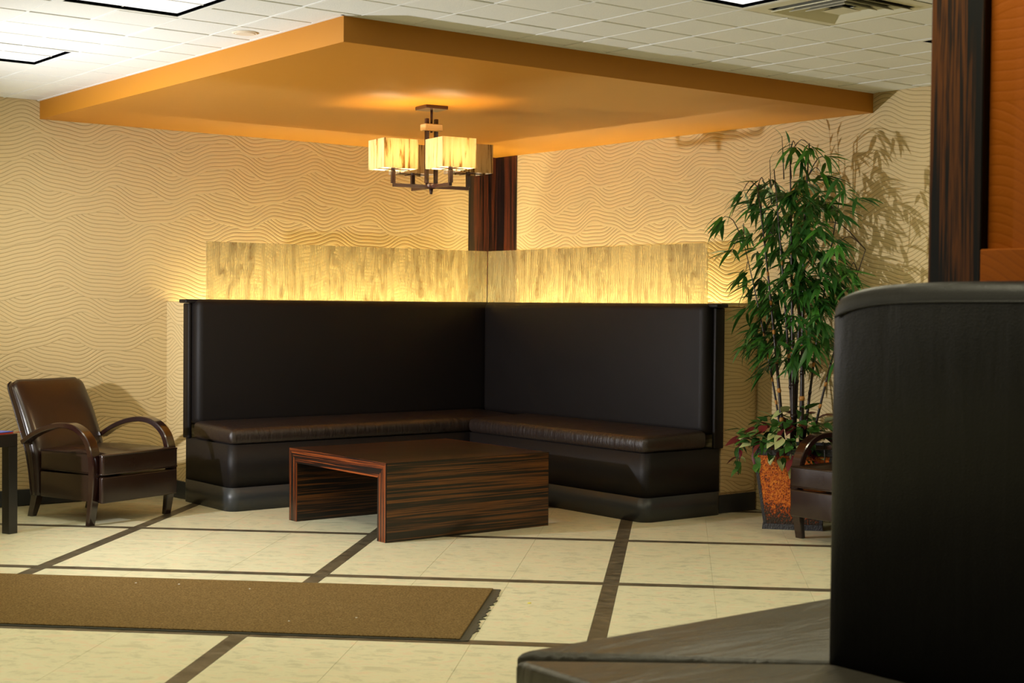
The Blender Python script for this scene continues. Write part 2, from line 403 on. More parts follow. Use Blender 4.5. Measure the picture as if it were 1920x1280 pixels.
# ------------------------------------------------------------------ low walls behind the bench (with light trough)
SE = 2.895
for sd, nm in (('L', 'left'), ('R', 'right')):
    root = empty('wall_low_'+nm); struct(root, 'low wallpapered wall behind the %s bench with a light trough inside' % nm)
    mesh('front_board', sbox(sd, .37 if sd == 'R' else .335, SE-.021, .335, .358, 0, 1.345), 'wallpaper', parent=root)
    mesh('end_panel', sbox(sd, SE-.02, SE, .001, .358, .0, 1.355, .002, 1), 'wallpaper', parent=root)
    mesh('trough_floor', sbox(sd, .014 if sd == 'L' else .34, SE-.021, .014, .334, 1.10, 1.12), 'ceiling_white', parent=root)
    mesh('kick', sbox(sd, SE+.0005, SE+.012, .013, .358, 0, .12, .002, 1), 'black_rubber', parent=root)
    if sd == 'R':
        mesh('top_board', sbox(sd, SE-.12, SE+.016, .002, .3592, 1.3555, 1.378, .002, 1), 'wallpaper', parent=root)
        d = mesh('access_door', sbox(sd, SE+.0005, SE+.014, .03, .352, .135, 1.345, .002, 1), 'wallpaper', parent=root)
        kb = tube([bench_map('R')(SE+.0142, .19, 1.074), bench_map('R')(SE+.030, .19, 1.074)], [.013, .009], 12)
        tag(mesh('latch', kb, 'brass', True, parent=d), 'small brass latch')

# light strips in the trough
for sd, nm in (('L', 'left'), ('R', 'right')):
    r = empty('light_strip', bench_map(sd)(1.4, .07, 1.121))
    tag(r, 'warm glowing tube light hidden in the trough behind the %s bench' % nm, 'light', 'trough light tubes')
    m = bench_map(sd)
    def loc_(b, r=r):
        bmesh.ops.translate(b, verts=b.verts[:], vec=-Vector(r.location)); return b
    mesh('housing', loc_(sbox(sd, .25, SE-.14, .022, .070, 1.121, 1.15)), 'troffer_white', parent=r)
    mesh('tube', loc_(tube([m(.27, .046, 1.172), m(SE-.16, .046, 1.172)], .011, 8)), 'strip_glow', parent=r)
    for s in (.26, SE-.15): mesh('end_cap', loc_(sbox(sd, s-.008, s+.008, .031, .061, 1.15, 1.185)), 'troffer_white', parent=r)

# glass screen, two panes
for sd, nm in (('L', 'left'), ('R', 'right')):
    m = bench_map(sd)
    splits = [.352 if sd == 'L' else .362, 1.56, 2.765]
    r = empty('glass_screen', m(1.5, .35, 1.346)); tag(r, 'translucent grass-streaked glass screen above the %s bench, lit from below' % nm, 'glass screen', 'etched glass screens')
    for a, b in zip(splits, splits[1:]):
        o = mesh('pane', sbox(sd, a+.001, b-.001, .342, .352, 1.346, 1.772), 'etched_glass')
        # keep world coordinates for the texture: origin at the world origin
        o.parent = r; o.matrix_parent_inverse = Matrix.Translation(-Vector(r.location))

# ------------------------------------------------------------------ corner benches
def bench(sd, nm, label):
    m = bench_map(sd); E_ = 2.93; s_in = .365 if sd == 'L' else 1.062
    r = empty('bench', (0, 0, 0)); tag(r, label, 'bench', 'corner lounge benches')
    ax = 'x' if sd == 'L' else 'y'
    f = 1.052; si_seat = .53 if sd == 'L' else 1.072
    # plinth and upholstered base
    mesh('kickboard', sbox(sd, .37 if sd == 'L' else 1.0655, E_+.018, .36, f+.012, 0, .152, .075, 5, 'z'), 'black_rubber', True, r)
    mesh('base', sbox(sd, .37 if sd == 'L' else 1.055, E_+.008, .36, f, .1525, .430, .055, 5, 'z'), 'vinyl_base', True, r)
    # seat cushion with crown
    bm = sbox(sd, si_seat, E_+.012, .50, f+.014, .431, .535, .042, 5)
    for v in bm.verts:
        t = -v.co.y if sd == 'L' else -v.co.x
        if v.co.z > .5: v.co.z += .018*max(0, min(1, (f-t)/.45))
    mesh('seat_cushion', bm, 'vinyl_seat_'+ax, True, r)
    # backrest: panel with generous rounding, leaning slightly
    bm = sbox(sd, .362 if sd == 'L' else .528, E_-.015, .3605, .525, .52, 1.372, .05, 6)
    mesh('backrest', bm, 'vinyl_back', True, r)
    bm = sbox(sd, E_-.0145, E_+.012, .36, .445, .43, 1.345, .008, 2)
    mesh('end_panel', bm, 'vinyl_base', True, r)
    bm = sbox(sd, E_-.10, E_+.045, .362, .47, 1.346, 1.3715, .009, 3)
    mesh('top_cap', bm, 'vinyl_base', True, r)
    return r
bench('L', 'left', 'tall black vinyl bench running along the left wall, under the glass screen')
bench('R', 'right', 'tall black vinyl bench along the right wall, next to the bamboo planter')

# ------------------------------------------------------------------ coffee table
TX0, TX1, TY0, TY1, TH, TT = -2.80, -1.61, -2.672, -1.575, .452, .088
ct = empty('coffee_table', ((TX0+TX1)/2, (TY0+TY1)/2, 0)); tag(ct, 'low dark striped wood coffee table with open ends before the corner benches', 'coffee table')
def off(b, r):
    bmesh.ops.translate(b, verts=b.verts[:], vec=-Vector(r.location)); return b
EB = .006
mesh('top', off(bx((TX0+EB, TY0, TH-TT), (TX1-EB, TY1, TH), .002, 1), ct), 'macassar_top', parent=ct)
mesh('side_panel', off(bx((TX0+EB, TY0, 0), (TX1-EB, TY0+TT, TH-TT-.0003), .002, 1), ct), 'macassar_x', parent=ct)
mesh('side_panel', off(bx((TX0+EB, TY1-TT, 0), (TX1-EB, TY1, TH-TT-.0003), .002, 1), ct), 'macassar_x', parent=ct)
mesh('side_veneer', off(bx((TX0+EB, TY0-.003, 0), (TX1-EB, TY0-.0002, TH-.001)), ct), 'macassar_x', parent=ct)
def mitre(pts, x0, x1):
    bm = bmesh.new(); a = [bm.verts.new((x0, y, z)) for y, z in pts]; b = [bm.verts.new((x1, y, z)) for y, z in pts]; n = len(pts)
    bm.faces.new(a); bm.faces.new(b[::-1])
    for i in range(n): bm.faces.new((a[i], b[i], b[(i+1) % n], a[(i+1) % n]))
    return bm
for x0, x1 in ((TX0, TX0+EB-.0003), (TX1-EB+.0003, TX1)):
    mesh('edge_band', off(mitre([(TY0, TH), (TY1, TH), (TY1-TT, TH-TT), (TY0+TT, TH-TT)], x0, x1), ct), 'edge_y', parent=ct)
    mesh('edge_band', off(mitre([(TY0, TH), (TY0+TT, TH-TT), (TY0+TT, 0), (TY0, 0)], x0, x1), ct), 'edge_z', parent=ct)
    mesh('edge_band', off(mitre([(TY1, TH), (TY1-TT, TH-TT), (TY1-TT, 0), (TY1, 0)], x0, x1), ct), 'edge_z', parent=ct)

# ------------------------------------------------------------------ armchair
def strap(path, half_w, thick, cx):
    """bent wooden strip in the y-z plane at x=cx; path (y,z,thickness,half width)"""
    P = [Vector((0, y, z)) for y, z in path]; rings = []
    n = len(P)
    for i, p in enumerate(P):
        d = (P[min(i+1, n-1)]-P[max(i-1, 0)]).normalized(); nn = Vector((0, -d.z, d.y))
        t = thick(i/(n-1))/2; w = half_w(i/(n-1)); c = .25*t
        ring = []
        for sx_, sn in ((-1, -1), (1, -1), (1, 1), (-1, 1)):
            for k in ((1, .75), (.85, 1)) if (sx_*sn > 0) else ((.85, 1), (1, .75)):
                ring.append(Vector((cx+sx_*w*k[0], 0, 0))+p+nn*t*sn*k[1])
        rings.append(ring)
    return loft(rings)
def armchair(loc, rz, label, lean=1.0):
    r = empty('armchair', loc, rz); tag(r, label, 'armchair', 'brown leather armchairs')
    arm = [(v.x, v.y) for v in catmull([(.27, .475), (.16, .535), (.03, .58), (-.10, .598), (-.21, .578), (-.295, .515), (-.335, .42), (-.343, .31), (-.335, .19), (-.318, .08), (-.305, 0)], 9)]
    for sx_ in (-1, 1):
        mesh('arm', strap(arm, lambda t: .035 if t < .6 else .035-.009*(t-.6)/.4, lambda t: .028+.010*min(1, t/.5)+.010*math.exp(-((t-.72)/.16)**2)-.008*max(0, t-.8)/.2, sx_*.318), 'arm_wood', False, r)
        # rear leg
        x = sx_*.235
        rl = loft([[(x-.025, .225, .16), (x+.025, .225, .16), (x+.025, .28, .16), (x-.025, .28, .16)], [(x-.022, .25, .08), (x+.022, .25, .08), (x+.022, .30, .08), (x-.022, .30, .08)], [(x-.018, .285, 0), (x+.018, .285, 0), (x+.018, .325, 0), (x-.018, .325, 0)]])
        mesh('rear_leg', rl, 'arm_wood', False, r)
    TS = [(-.281, .18), (.281, .18), (.281, -.369), (.314, -.369), (.314, -.405), (-.314, -.405), (-.314, -.369), (-.281, -.369)]
    mesh('seat_base', prism(TS, .138, .296, .010, 3), 'leather_brown', True, r)
    bm = prism([(x, y-.003) for x, y in TS], .306, .432, .014, 4)
    bmesh.ops.subdivide_edges(bm, edges=[e for e in bm.edges if e.calc_length() > .3], cuts=7, use_grid_fill=True)
    for v in bm.verts:
        if v.co.z > .41: v.co.z += .028*max(0, 1-(v.co.x/.30)**2)*max(0, 1-((v.co.y+.09)/.31)**2)
    cush = mesh('seat_cushion', bm, 'leather_brown', True, r)
    for z in (.313, .426):
        pts = [(-.282, .17), (-.282, -.366), (-.308, -.372), (-.314, -.380), (-.306, -.408), (.306, -.408), (.314, -.380), (.308, -.372), (.282, -.366), (.282, .17)]
        mesh('piping', tube([(x, y, z) for x, y in pts], .0045, 6), 'leather_brown', True, cush)
    # backrest: curved reclined slab from low behind the seat to the rolled top
    rings = []; NP = 22
    prof = catmull([(.19+(q[0]-.19)*lean, 0, q[1]) for q in ((.185, .14), (.19, .30), (.205, .42), (.255, .55), (.32, .69), (.385, .80), (.415, .838))], 4)
    thick = [.095+.045*math.sin(math.pi*min(1, i/(len(prof)-1)*1.05)) for i in range(len(prof))]
    halfw = [.288-.0*i for i in range(len(prof))]
    for i, p in enumerate(prof):
        t = i/(len(prof)-1); w = .288+.008*math.sin(t*math.pi); th = thick[i]
        if t > .8: w *= 1-.12*((t-.8)/.2)**2.5; th *= 1-.40*((t-.8)/.2)**2
        ring = []
        for k in range(NP):
            a = 2*math.pi*k/NP; ca, sa = math.cos(a), math.sin(a)
            ex = .28
            X = w*math.copysign(abs(ca)**ex, ca); Y = th/2*math.copysign(abs(sa)**.55, sa)
            ring.append((X, p.x+th/2+Y, p.z))
        rings.append(ring)
    last = rings[-1]; cy = sum(q[1] for q in last)/NP
    rings.append([(q[0]*.93, cy+(q[1]-cy)*.55, q[2]+.014) for q in last])
    bk = mesh('backrest', loft(rings), 'leather_brown', True, r)
    for sx_ in (-1, 1):
        for fr in (.32, .70):
            pts = []
            for i, p in enumerate(prof):
                t = i/(len(prof)-1); w = .288+.008*math.sin(t*math.pi)
                if t > .8: w *= 1-.12*((t-.8)/.2)**2.5
                pts.append((sx_*(w*.992), p.x+thick[i]*fr, p.z))
            mesh('piping', tube(pts, .005, 6), 'leather_brown', True, bk)
    return r
armchair((-3.71, -.7155, 0), math.radians(20.5), 'brown leather armchair with curved wooden arms, beside the black side table')
armchair((-.395, -4.215, 0), math.radians(-90), 'brown leather armchair half hidden behind the dark foreground bench, in front of the planter', .25)

# ------------------------------------------------------------------ side table and magazine
th = math.radians(20.5); ex_ = Vector((math.cos(th), math.sin(th), 0)); ey_ = Vector((-math.sin(th), math.cos(th), 0))
SL = .50; st_c = Vector((-4.353, -1.145, 0))-ex_*(SL/2)+ey_*(SL/2)
st = empty('side_table', st_c, th); tag(st, 'black square side table at the left edge, next to the armchair', 'side table')
mesh('top', bx((-SL/2, -SL/2, .508), (SL/2, SL/2, .58), .002, 1), 'black_lacquer', parent=st)
for a in (-1, 1):
    for b in (-1, 1):
        mesh('leg', bx((a*SL/2, b*SL/2, 0), (a*(SL/2-.062), b*(SL/2-.062), .5078), .002, 1), 'black_lacquer', parent=st)
mg = empty('magazine', st_c+Vector((0, 0, .5803))+ex_*.085-ey_*.13, th+math.radians(8)); tag(mg, 'blue and red magazine lying on the black side table', 'magazine')
mesh('pages', bx((-.15, -.105, 0), (.15, .105, .008)), 'magazine_red', parent=mg)
bm = bx((-.152, -.107, .0082), (.152, .107, .012)); mesh('cover', bm, 'magazine_blue', parent=mg)
bm = bmesh.new(); q = [bm.verts.new(v) for v in ((.15, -.10, .004), (.205, -.125, .006), (.20, -.105, .001), (.21, -.085, .002), (.15, -.06, .004))]; bm.faces.new(q)
bmesh.ops.solidify(bm, geom=bm.faces[:], thickness=.002); mesh('torn_corner', bm, 'magazine_red', parent=mg)

# ------------------------------------------------------------------ rug
rc = UD*(-1.3)+VD*(-5.69)
rug = empty('floor_mat', (rc.x, rc.y, 0), AL); tag(rug, 'long brown carpet runner with dark rubber border, frayed at its right end', 'floor mat')
u0, u1, v0, v1 = -2.2, 1.945, -.545, .55
mesh('carpet', bx((u0, v0+.014, .0042), (u1, v1-.008, .0105), .003, 1), 'carpet', parent=rug)
pts = [(u0-.03, v0), (u1+.02, v0)]
nf = 46
for k in range(nf+1):
    t = k/nf; pts.append((u1+.036+(random.uniform(-.014, .020) if .1 < t < .93 else 0), v0+.008+(v1-v0-.016)*t))
pts += [(u1+.03, v1), (u0-.03, v1)]
mesh('rubber_border', prism(pts, 0.0002, .004), 'rubber_border', parent=rug)
bm = bmesh.new()
for _ in range(5):
    x, y = random.uniform(-1.0, 1.6), random.uniform(v0+.1, v1-.1)
    box(bm, (x-.004, y-.003, .0106), (x+.004, y+.003, .012))
sp_ = mesh('lint', bm, 'stain_white', parent=rug); sp_['kind'] = 'stuff'
d = UD*.845+VD*(-5.43)
tag(mesh('paper_scrap', bx((-.008, -.006, .0003), (.008, .006, .003), .001, 1), 'yellow_scrap', loc=(d.x, d.y, 0), rotz=.3), 'tiny yellow scrap lying on the floor right of the runner', 'scrap')

# ------------------------------------------------------------------ ceiling lights, vent, speaker
def troffer(i, j, label):
    x0, x1 = GX+i*TG, GX+(i+2)*TG; y1, y0 = GY-j*TG, GY-(j+2)*TG; cx, cy = (x0+x1)/2, (y0+y1)/2
    r = empty('ceiling_light', (cx, cy, ZC)); tag(r, label, 'ceiling light', 'recessed square ceiling lights')
    h = TG-.004
    bm = bmesh.new()
    for a in ((-h, -h, h, -h+.026), (-h, h-.026, h, h), (-h, -h+.026, -h+.026, h-.026), (h-.026, -h+.026, h, h-.026)):
        box(bm, (a[0], a[1], -.002), (a[2], a[3], .004))
    mesh('frame', bm, 'ceiling_white', parent=r)
    bm = bmesh.new(); k = h-.027
    for a in ((-k, -k, k, -k+.004), (-k, k-.004, k, k), (-k, -k+.004, -k+.004, k-.004), (k-.004, -k+.004, k, k-.004)):
        box(bm, (a[0], a[1], -.001), (a[2], a[3], .020))
    mesh('reveal', bm, 'black_reveal', parent=r)
    k -= .006
    for a in (-1, 1):
        for b in (-1, 1):
            # one shallow pillow lens per quarter
            bm = bmesh.new(); N = 6; grid = []
            for p in range(N+1):
                row = []
                for q in range(N+1):
                    uu, vv = p/N, q/N
                    row.append(bm.verts.new((a*(.004+(k-.004)*uu), b*(.004+(k-.004)*vv), .0125-.005*math.sin(math.pi*uu)*math.sin(math.pi*vv))))
                grid.append(row)
            for p in range(N):
                for q in range(N): bm.faces.new((grid[p][q], grid[p+1][q], grid[p+1][q+1], grid[p][q+1]))
            mesh('lens', bm, 'troffer_glow', True, r)
    bm = bmesh.new(); box(bm, (-.003, -k, .008), (.003, k, .0125)); box(bm, (-k, -.003, .008), (k, .003, .0125))
    mesh('divider', bm, 'troffer_white', parent=r)
    ld = bpy.data.lights.new('lamp', 'AREA'); ld.shape = 'SQUARE'; ld.size = 2*k-.02; ld.color = (1, .93, .64)
    ld.energy = TROFFER_EMIT*math.pi*ld.size**2
    lo = bpy.data.objects.new('lamp', ld); COL.objects.link(lo); lo.parent = r; lo.location = (0, 0, .004)
    return r
troffer(-5, 9, 'glowing square ceiling light near the top left, next to the orange canopy')
troffer(-5, 3, 'glowing square ceiling light at the far left edge near the wallpaper wall')
troffer(1, 15, 'glowing square ceiling light at the top edge left of the air vent')
troffer(7, 15, 'glowing square ceiling light peeking out beside the dark wood post')
# lobby lights of the same kind out of frame (they light the room)
for (i, j) in ((-5, 15), (-11, 3), (-11, 9), (-11, 15), (-11, 21), (-5, 21)):
    troffer(i, j, 'square ceiling light further into the lobby outside the picture')
# supply vent
x0, y1 = GX+VENT[0]*TG, GY-VENT[1]*TG
vt = empty('air_vent', (x0+TG, y1-TG, ZC)); tag(vt, 'square stepped ceiling air vent near the dark wood post', 'air vent')
def frame_(h, w, z0, z1, slope=0):
    """square ring: outer half size h, width w, outer edge z0, inner edge z1, thin sheet"""
    bm = bmesh.new(); o = [(-h, -h), (h, -h), (h, h), (-h, h)]; i_ = h-w; n_ = [(-i_, -i_), (i_, -i_), (i_, i_), (-i_, i_)]
    A = [bm.verts.new((*p, z0)) for p in o]; B = [bm.verts.new((*p, z1)) for p in n_]
    A2_ = [bm.verts.new((*p, z0+.003)) for p in o]; B2 = [bm.verts.new((*p, z1+.003)) for p in n_]
    for k in range(4):
        l = (k+1) % 4
        for f in ((A[k], A[l], B[l], B[k]), (A2_[k], B2[k], B2[l], A2_[l]), (A[k], A2_[k], A2_[l], A[l]), (B[k], B[l], B2[l], B2[k])): bm.faces.new(f)
    return bm
mesh('flange', frame_(.302, .075, 0, -.001), 'vent_metal', parent=vt)
mesh('throat', bx((-.226, -.226, .021), (.226, .226, .0255)), 'black_reveal', parent=vt)
for hh, w in ((.216, .040), (.160, .036), (.110, .032)):
    mesh('louvre', frame_(hh, w, -.014, .012), 'vent_metal', parent=vt)
bm = loft([[(-.062, -.062, -.014), (.062, -.062, -.014), (.062, .062, -.014), (-.062, .062, -.014)], [(-.004, -.004, .012), (.004, -.004, .012), (.004, .004, .012), (-.004, .004, .012)]])
mesh('centre_cone', bm, 'vent_metal', parent=vt)
sp = empty('ceiling_speaker', (-3.938, -3.133, ZC)); tag(sp, 'small round beige speaker grille in the ceiling left of the canopy', 'speaker')
cyl = lambda ra, rb, za, zb, n=24: loft([[(ra*math.cos(k*2*math.pi/n), ra*math.sin(k*2*math.pi/n), za) for k in range(n)], [(rb*math.cos(k*2*math.pi/n), rb*math.sin(k*2*math.pi/n), zb) for k in range(n)]])
mesh('rim', cyl(.058, .066, -.006, -.0016), 'speaker_mesh', parent=sp)
mesh('grille', cyl(.046, .050, -.0085, -.0062), 'speaker_mesh', parent=sp)

# ------------------------------------------------------------------ chandelier
CH = Vector((-2.215, -2.255, ZS)); CR = math.radians(-8)
ch = empty('chandelier', CH, CR); tag(ch, 'bronze chandelier with four square glass shades hanging from the orange canopy', 'chandelier')
H0 = 2.066-ZS
mesh('canopy', bx((-.075, -.075, -.022), (.075, .075, -.0008), .003, 1), 'bronze', parent=ch)
mesh('rod', tube([(0, 0, -.0225), (0, 0, -.16)], .008, 8), 'bronze', True, ch)
for a in (-1, 1):
    mesh('upright', bx((a*.034-.011, a*.006-.011, H0+.02), (a*.034+.011, a*.006+.011, -.075), .002, 1), 'bronze', parent=ch)
mesh('collar', bx((-.060, -.035, -.150), (.060, .035, -.108), .004, 1), 'tan_collar', parent=ch)
mesh('hub', cyl(.030, .036, H0-.012, H0+.022, 16), 'bronze', True, ch)
mesh('finial', cyl(.008, .013, H0-.045, H0-.0125, 12), 'bronze', True, ch)
RA = .255
for k, (dx, dy) in enumerate(((-1, 0), (0, -1), (1, 0), (0, 1))):
    lit = k in (0, 1)
    bm = bmesh.new()
    p0 = Vector((dx*.03, dy*.03, 0)); p1 = Vector((dx*RA, dy*RA, 0)); px = Vector((-dy, dx, 0))*.010
    def bar(a, b, w, z0, z1):
        box(bm, (min(a.x, b.x)-(abs(w.x)), min(a.y, b.y)-(abs(w.y)), z0), (max(a.x, b.x)+abs(w.x), max(a.y, b.y)+abs(w.y), z1))
    bar(p0, p1, px, H0-.010, H0+.010)
    q = p1; box(bm, (q.x-.011, q.y-.011, H0+.0101), (q.x+.011, q.y+.011, H0+.085))
    a_ = mesh('arm', bm, 'bronze', parent=ch)
    # shade: square tube of sheet glass, open top and bottom
    s = .112; zb, zt = 2.158-ZS, 2.333-ZS
    bm = bmesh.new()
    for e in ((-s, -s, s, -s+.003), (-s, s-.003, s, s), (-s, -s+.003, -s+.003, s-.003), (s-.003, -s+.003, s, s-.003)):
        box(bm, (q.x+e[0], q.y+e[1], zb), (q.x+e[2], q.y+e[3], zt))
    sh = mesh('shade', bm, 'lamp_shade', parent=ch)
    bm = bmesh.new()
    box(bm, (q.x-s+.0035, q.y-.004, zb-.001), (q.x+s-.0035, q.y+.004, zb+.004)); box(bm, (q.x-.004, q.y-s+.0035, zb-.001), (q.x+.004, q.y+s-.0035, zb+.004))
    mesh('shade_holder', bm, 'bronze', parent=a_)
    bm = bmesh.new(); bmesh.ops.create_uvsphere(bm, u_segments=14, v_segments=9, radius=.030, matrix=Matrix.Translation((q.x, q.y, H0+.165)) @ Matrix.Diagonal((1, 1, 1.35, 1)))
    mesh('bulb', bm, 'bulb_glow' if lit else 'bulb_off', True, a_)
    mesh('socket', tube([(q.x, q.y, H0+.0852), (q.x, q.y, H0+.125)], .014, 10), 'bronze', True, a_)

# ------------------------------------------------------------------ column at the right with wood post, foreground bench
PX, PY = -4.05, -7.24
struct(mesh('wall_column', bx((PX+.03, -10.5, 0), (PX+.60, PY-.166, 2.7395)), 'orange_wall'), 'orange textured wall beyond the dark wood post at the right edge')
bm = bmesh.new(); box(bm, (PX, PY-.165, 0), (PX+.60, PY, 2.7395), .003, 1)
struct(mesh('trim_4', bm, 'post_wood'), 'tall dark striped wood post standing behind the foreground bench')
struct(mesh('trim_5', bx((PX-.004, -10.5, 0), (PX+.0295, PY-.1655, 1.509), .003, 1), 'orange_wall'), 'low orange ledge at the foot of the orange wall, right of the wood post')
fb = empty('foreground_bench', (-4.7, -7.6, 0)); tag(fb, 'large dark vinyl corner bench close to the camera at lower right', 'bench')
xo, yo, xi, yi, YE, XE = -5.045, -6.69, -4.44, -7.25, -9.9, -3.2
def fo(b): return off(b, fb)
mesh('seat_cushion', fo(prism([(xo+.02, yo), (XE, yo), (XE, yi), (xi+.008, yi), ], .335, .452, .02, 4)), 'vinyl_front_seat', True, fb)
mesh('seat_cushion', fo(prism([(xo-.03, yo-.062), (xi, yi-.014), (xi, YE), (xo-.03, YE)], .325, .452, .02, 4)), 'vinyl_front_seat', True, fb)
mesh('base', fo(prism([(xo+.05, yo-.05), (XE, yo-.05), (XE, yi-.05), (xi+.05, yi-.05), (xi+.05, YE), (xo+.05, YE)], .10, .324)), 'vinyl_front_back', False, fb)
mesh('kickboard', fo(prism([(xo+.04, yo-.04), (XE, yo-.04), (XE, yi-.05), (xi+.05, yi-.05), (xi+.05, YE), (xo+.04, YE)], .0, .0995)), 'black_rubber', False, fb)
rings = []
NS = 26
for k in range(NS+1):
    q_ = 2.65*(k/NS)**2.2; zt = 1.378+.040*(1-math.exp(-q_/.085)); y = yi+.012-q_
    sh_ = .012*math.exp(-q_/.02)
    prof_ = [(xi+sh_, .44), (xi+sh_, zt-.05), (xi+sh_+.004, zt-.028), (xi+sh_+.016, zt-.010), (xi+.040, zt), (xi+.10, zt+.002), (xi+.15, zt-.012), (xi+.16, zt-.05), (xi+.16, .44)]
    rings.append([(px_, y, pz_) for px_, pz_ in prof_])
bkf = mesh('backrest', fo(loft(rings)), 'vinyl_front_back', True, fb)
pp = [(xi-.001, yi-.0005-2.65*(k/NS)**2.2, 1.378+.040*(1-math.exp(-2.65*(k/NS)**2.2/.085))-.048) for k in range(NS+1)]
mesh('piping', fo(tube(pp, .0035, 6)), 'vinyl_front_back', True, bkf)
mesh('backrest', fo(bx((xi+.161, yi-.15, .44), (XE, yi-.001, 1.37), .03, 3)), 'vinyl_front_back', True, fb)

# ------------------------------------------------------------------ planter, bamboo, ivy
PC = Vector((-.365, -3.545, 0)); PR = math.radians(-50)
pl = empty('planter', PC, PR); tag(pl, 'tapered square planter with mottled orange panels and dark frame', 'planter')
def sq(h, z): return [(-h, -h, z), (h, -h, z), (h, h, z), (-h, h, z)]
PHt = .50
mesh('body', loft([sq(.172, .03), sq(.188, .14), sq(.232, .46)]), 'planter_orange', parent=pl)
mesh('foot', loft([sq(.182, 0), sq(.178, .034)]), 'pot_frame', parent=pl)
bm = loft([sq(.234, .455), sq(.240, .460), sq(.244, PHt), sq(.225, PHt), sq(.222, .47)])
mesh('rim', bm, 'pot_frame', parent=pl)
for a in (-1, 1):
    for b in (-1, 1):
        w = .009
        def c_(h, z): return [(a*h-w, b*h-w, z), (a*h+w, b*h-w, z), (a*h+w, b*h+w, z), (a*h-w, b*h+w, z)]
        mesh('corner_post', loft([c_(.165, .034), c_(.181, .14), c_(.226, .4549)]), 'pot_frame', parent=pl)
mesh('soil', loft([sq(.205, .471), sq(.215, .482)]), 'soil', parent=pl)

def leaf_mesh(nm, L, Wd, droop, mat, fold=.25, n=6, wpow=.8):
    bm = bmesh.new(); rows = []
    for i in range(n+1):
        t = i/n; w = Wd*(math.sin(math.pi*min(1, (t*.97+.03))**wpow))**.9 if 0 < i < n else .0008
        y = L*t; z = -droop*L*t*t
        rows.append([bm.verts.new((-w/2, y, z+fold*w/2)), bm.verts.new((0, y, z)), bm.verts.new((w/2, y, z+fold*w/2))])
    for a, b in zip(rows, rows[1:]):
        bm.faces.new((a[0], a[1], b[1], b[0])); bm.faces.new((a[1], a[2], b[2], b[1]))
    me = bpy.data.meshes.new(nm); bm.to_mesh(me); bm.free(); me.materials.append(MAT[mat])
    for p in me.polygons: p.use_smooth = True
    return me
bam = empty('bamboo_plant', PC+Vector((0, 0, .483))); tag(bam, 'tall artificial bamboo with dark canes and drooping green leaves in the planter', 'plant')
bl = [leaf_mesh('bamboo_leaf', L, w, d, 'leaf_bamboo') for L, w, d in ((.19, .030, .15), (.17, .033, .28), (.15, .027, .42), (.21, .031, .30))]
SPR = [(-3.07, 2.07), (-2.91, 1.92), (-3.08, 1.85), (-2.98, 1.69), (-3.11, 1.56), (-3.26, 2.1), (-3.23, 1.97), (-3.51, 2.33), (-3.63, 2.32), (-3.76, 2.24), (-3.55, 2.24), (-3.72, 2.15), (-3.6, 2.12), (-3.72, 2.0), (-3.59, 1.96), (-3.77, 1.95), (-3.37, 1.91), (-3.52, 1.87), (-3.72, 1.85), (-3.34, 1.78), (-3.51, 1.75), (-3.62, 1.71), (-3.85, 1.72), (-3.49, 1.64), (-3.72, 1.62), (-3.87, 1.59), (-3.95, 1.56), (-3.6, 1.53), (-3.74, 1.49), (-3.29, 1.5), (-3.61, 1.44), (-3.7, 1.37), (-3.46, 1.29), (-3.31, 1.39), (-3.33, 1.22), (-3.28, 1.13), (-3.53, 1.17), (-3.73, 1.27), (-3.78, 1.18), (-3.38, 1.02), (-3.57, 1.01), (-3.28, 0.94), (-3.67, 1.11), (-3.76, 1.39), (-3.82, 1.46), (-3.4, 1.7), (-3.16, 1.79), (-3.17, 2.0), (-3.47, 2.03)]
O = Vector(bam.location)
# canes
canes = []
cane_def = [(-.06, .03, .012, 2.10, -.10, .18), (-.03, -.02, .013, 2.30, -.06, .02), (.02, .02, .014, 2.36, .02, -.08), (.05, -.03, .010, 2.05, .08, -.22), (.0, -.06, .017, 1.9, -.04, -.02),
            (-.02, .07, .008, 1.75, -.14, .26), (.03, .05, .008, 1.6, .10, .08), (.06, -.08, .009, 1.7, .04, -.38), (.0, .0, .011, 2.2, -.18, .08)]
for (dx, dy, rad, ht, tx, ty) in cane_def:
    b = PC+Vector((dx, dy, .478)); t = PC+Vector((dx+tx*.55, dy+ty*.75, ht))
    n = 9; pts = [b.lerp(t, k/n)+Vector((tx*.25*(k/n)**2*.6, ty*.25*(k/n)**2, 0)) for k in range(n+1)]
    rr = [rad*(1-.72*k/n) for k in range(n+1)]
    c = mesh('cane', tube([p-O for p in pts], rr, 7), 'cane_dark', True, bam)
    for k in range(1, 7):
        p, q_ = pts[k], pts[k+1]; d = (q_-p).normalized()*.014
        mesh('node_ring', tube([p-d-O, p-O, p+d-O], [rr[k]*1.05, rr[k]*1.35, rr[k]*1.02], 7), 'cane_node' if random.random() < .7 else 'cane_dark', True, c)
    canes.append(pts)
leaf_objs = 0; extra = bmesh.new()
def add_leaf(P, direction, me, scale=1.0, roll=0):
    global leaf_objs
    d = direction.normalized(); side = d.cross(Vector((0, 0, 1)))
    if side.length < 1e-3: side = Vector((1, 0, 0))
    side.normalize(); nrm = side.cross(d)
    R3 = Matrix((side, d, nrm)).transposed().to_4x4() @ Matrix.Rotation(roll, 4, 'Y')
    MM = Matrix.Translation(P-O) @ R3 @ Matrix.Scale(scale, 4)
    tip = MM @ Vector((0, me.vertices[-1].co.y, me.vertices[-1].co.z))+O
    if tip.x > -.012: return
    if leaf_objs < 298:
        o = link('leaf', me, bam); o.matrix_local = MM; leaf_objs += 1
    else:
        n0 = len(extra.verts); extra.from_mesh(me); extra.verts.ensure_lookup_table()
        for v in extra.verts[n0:]: v.co = MM @ v.co
rng = random.Random(11)
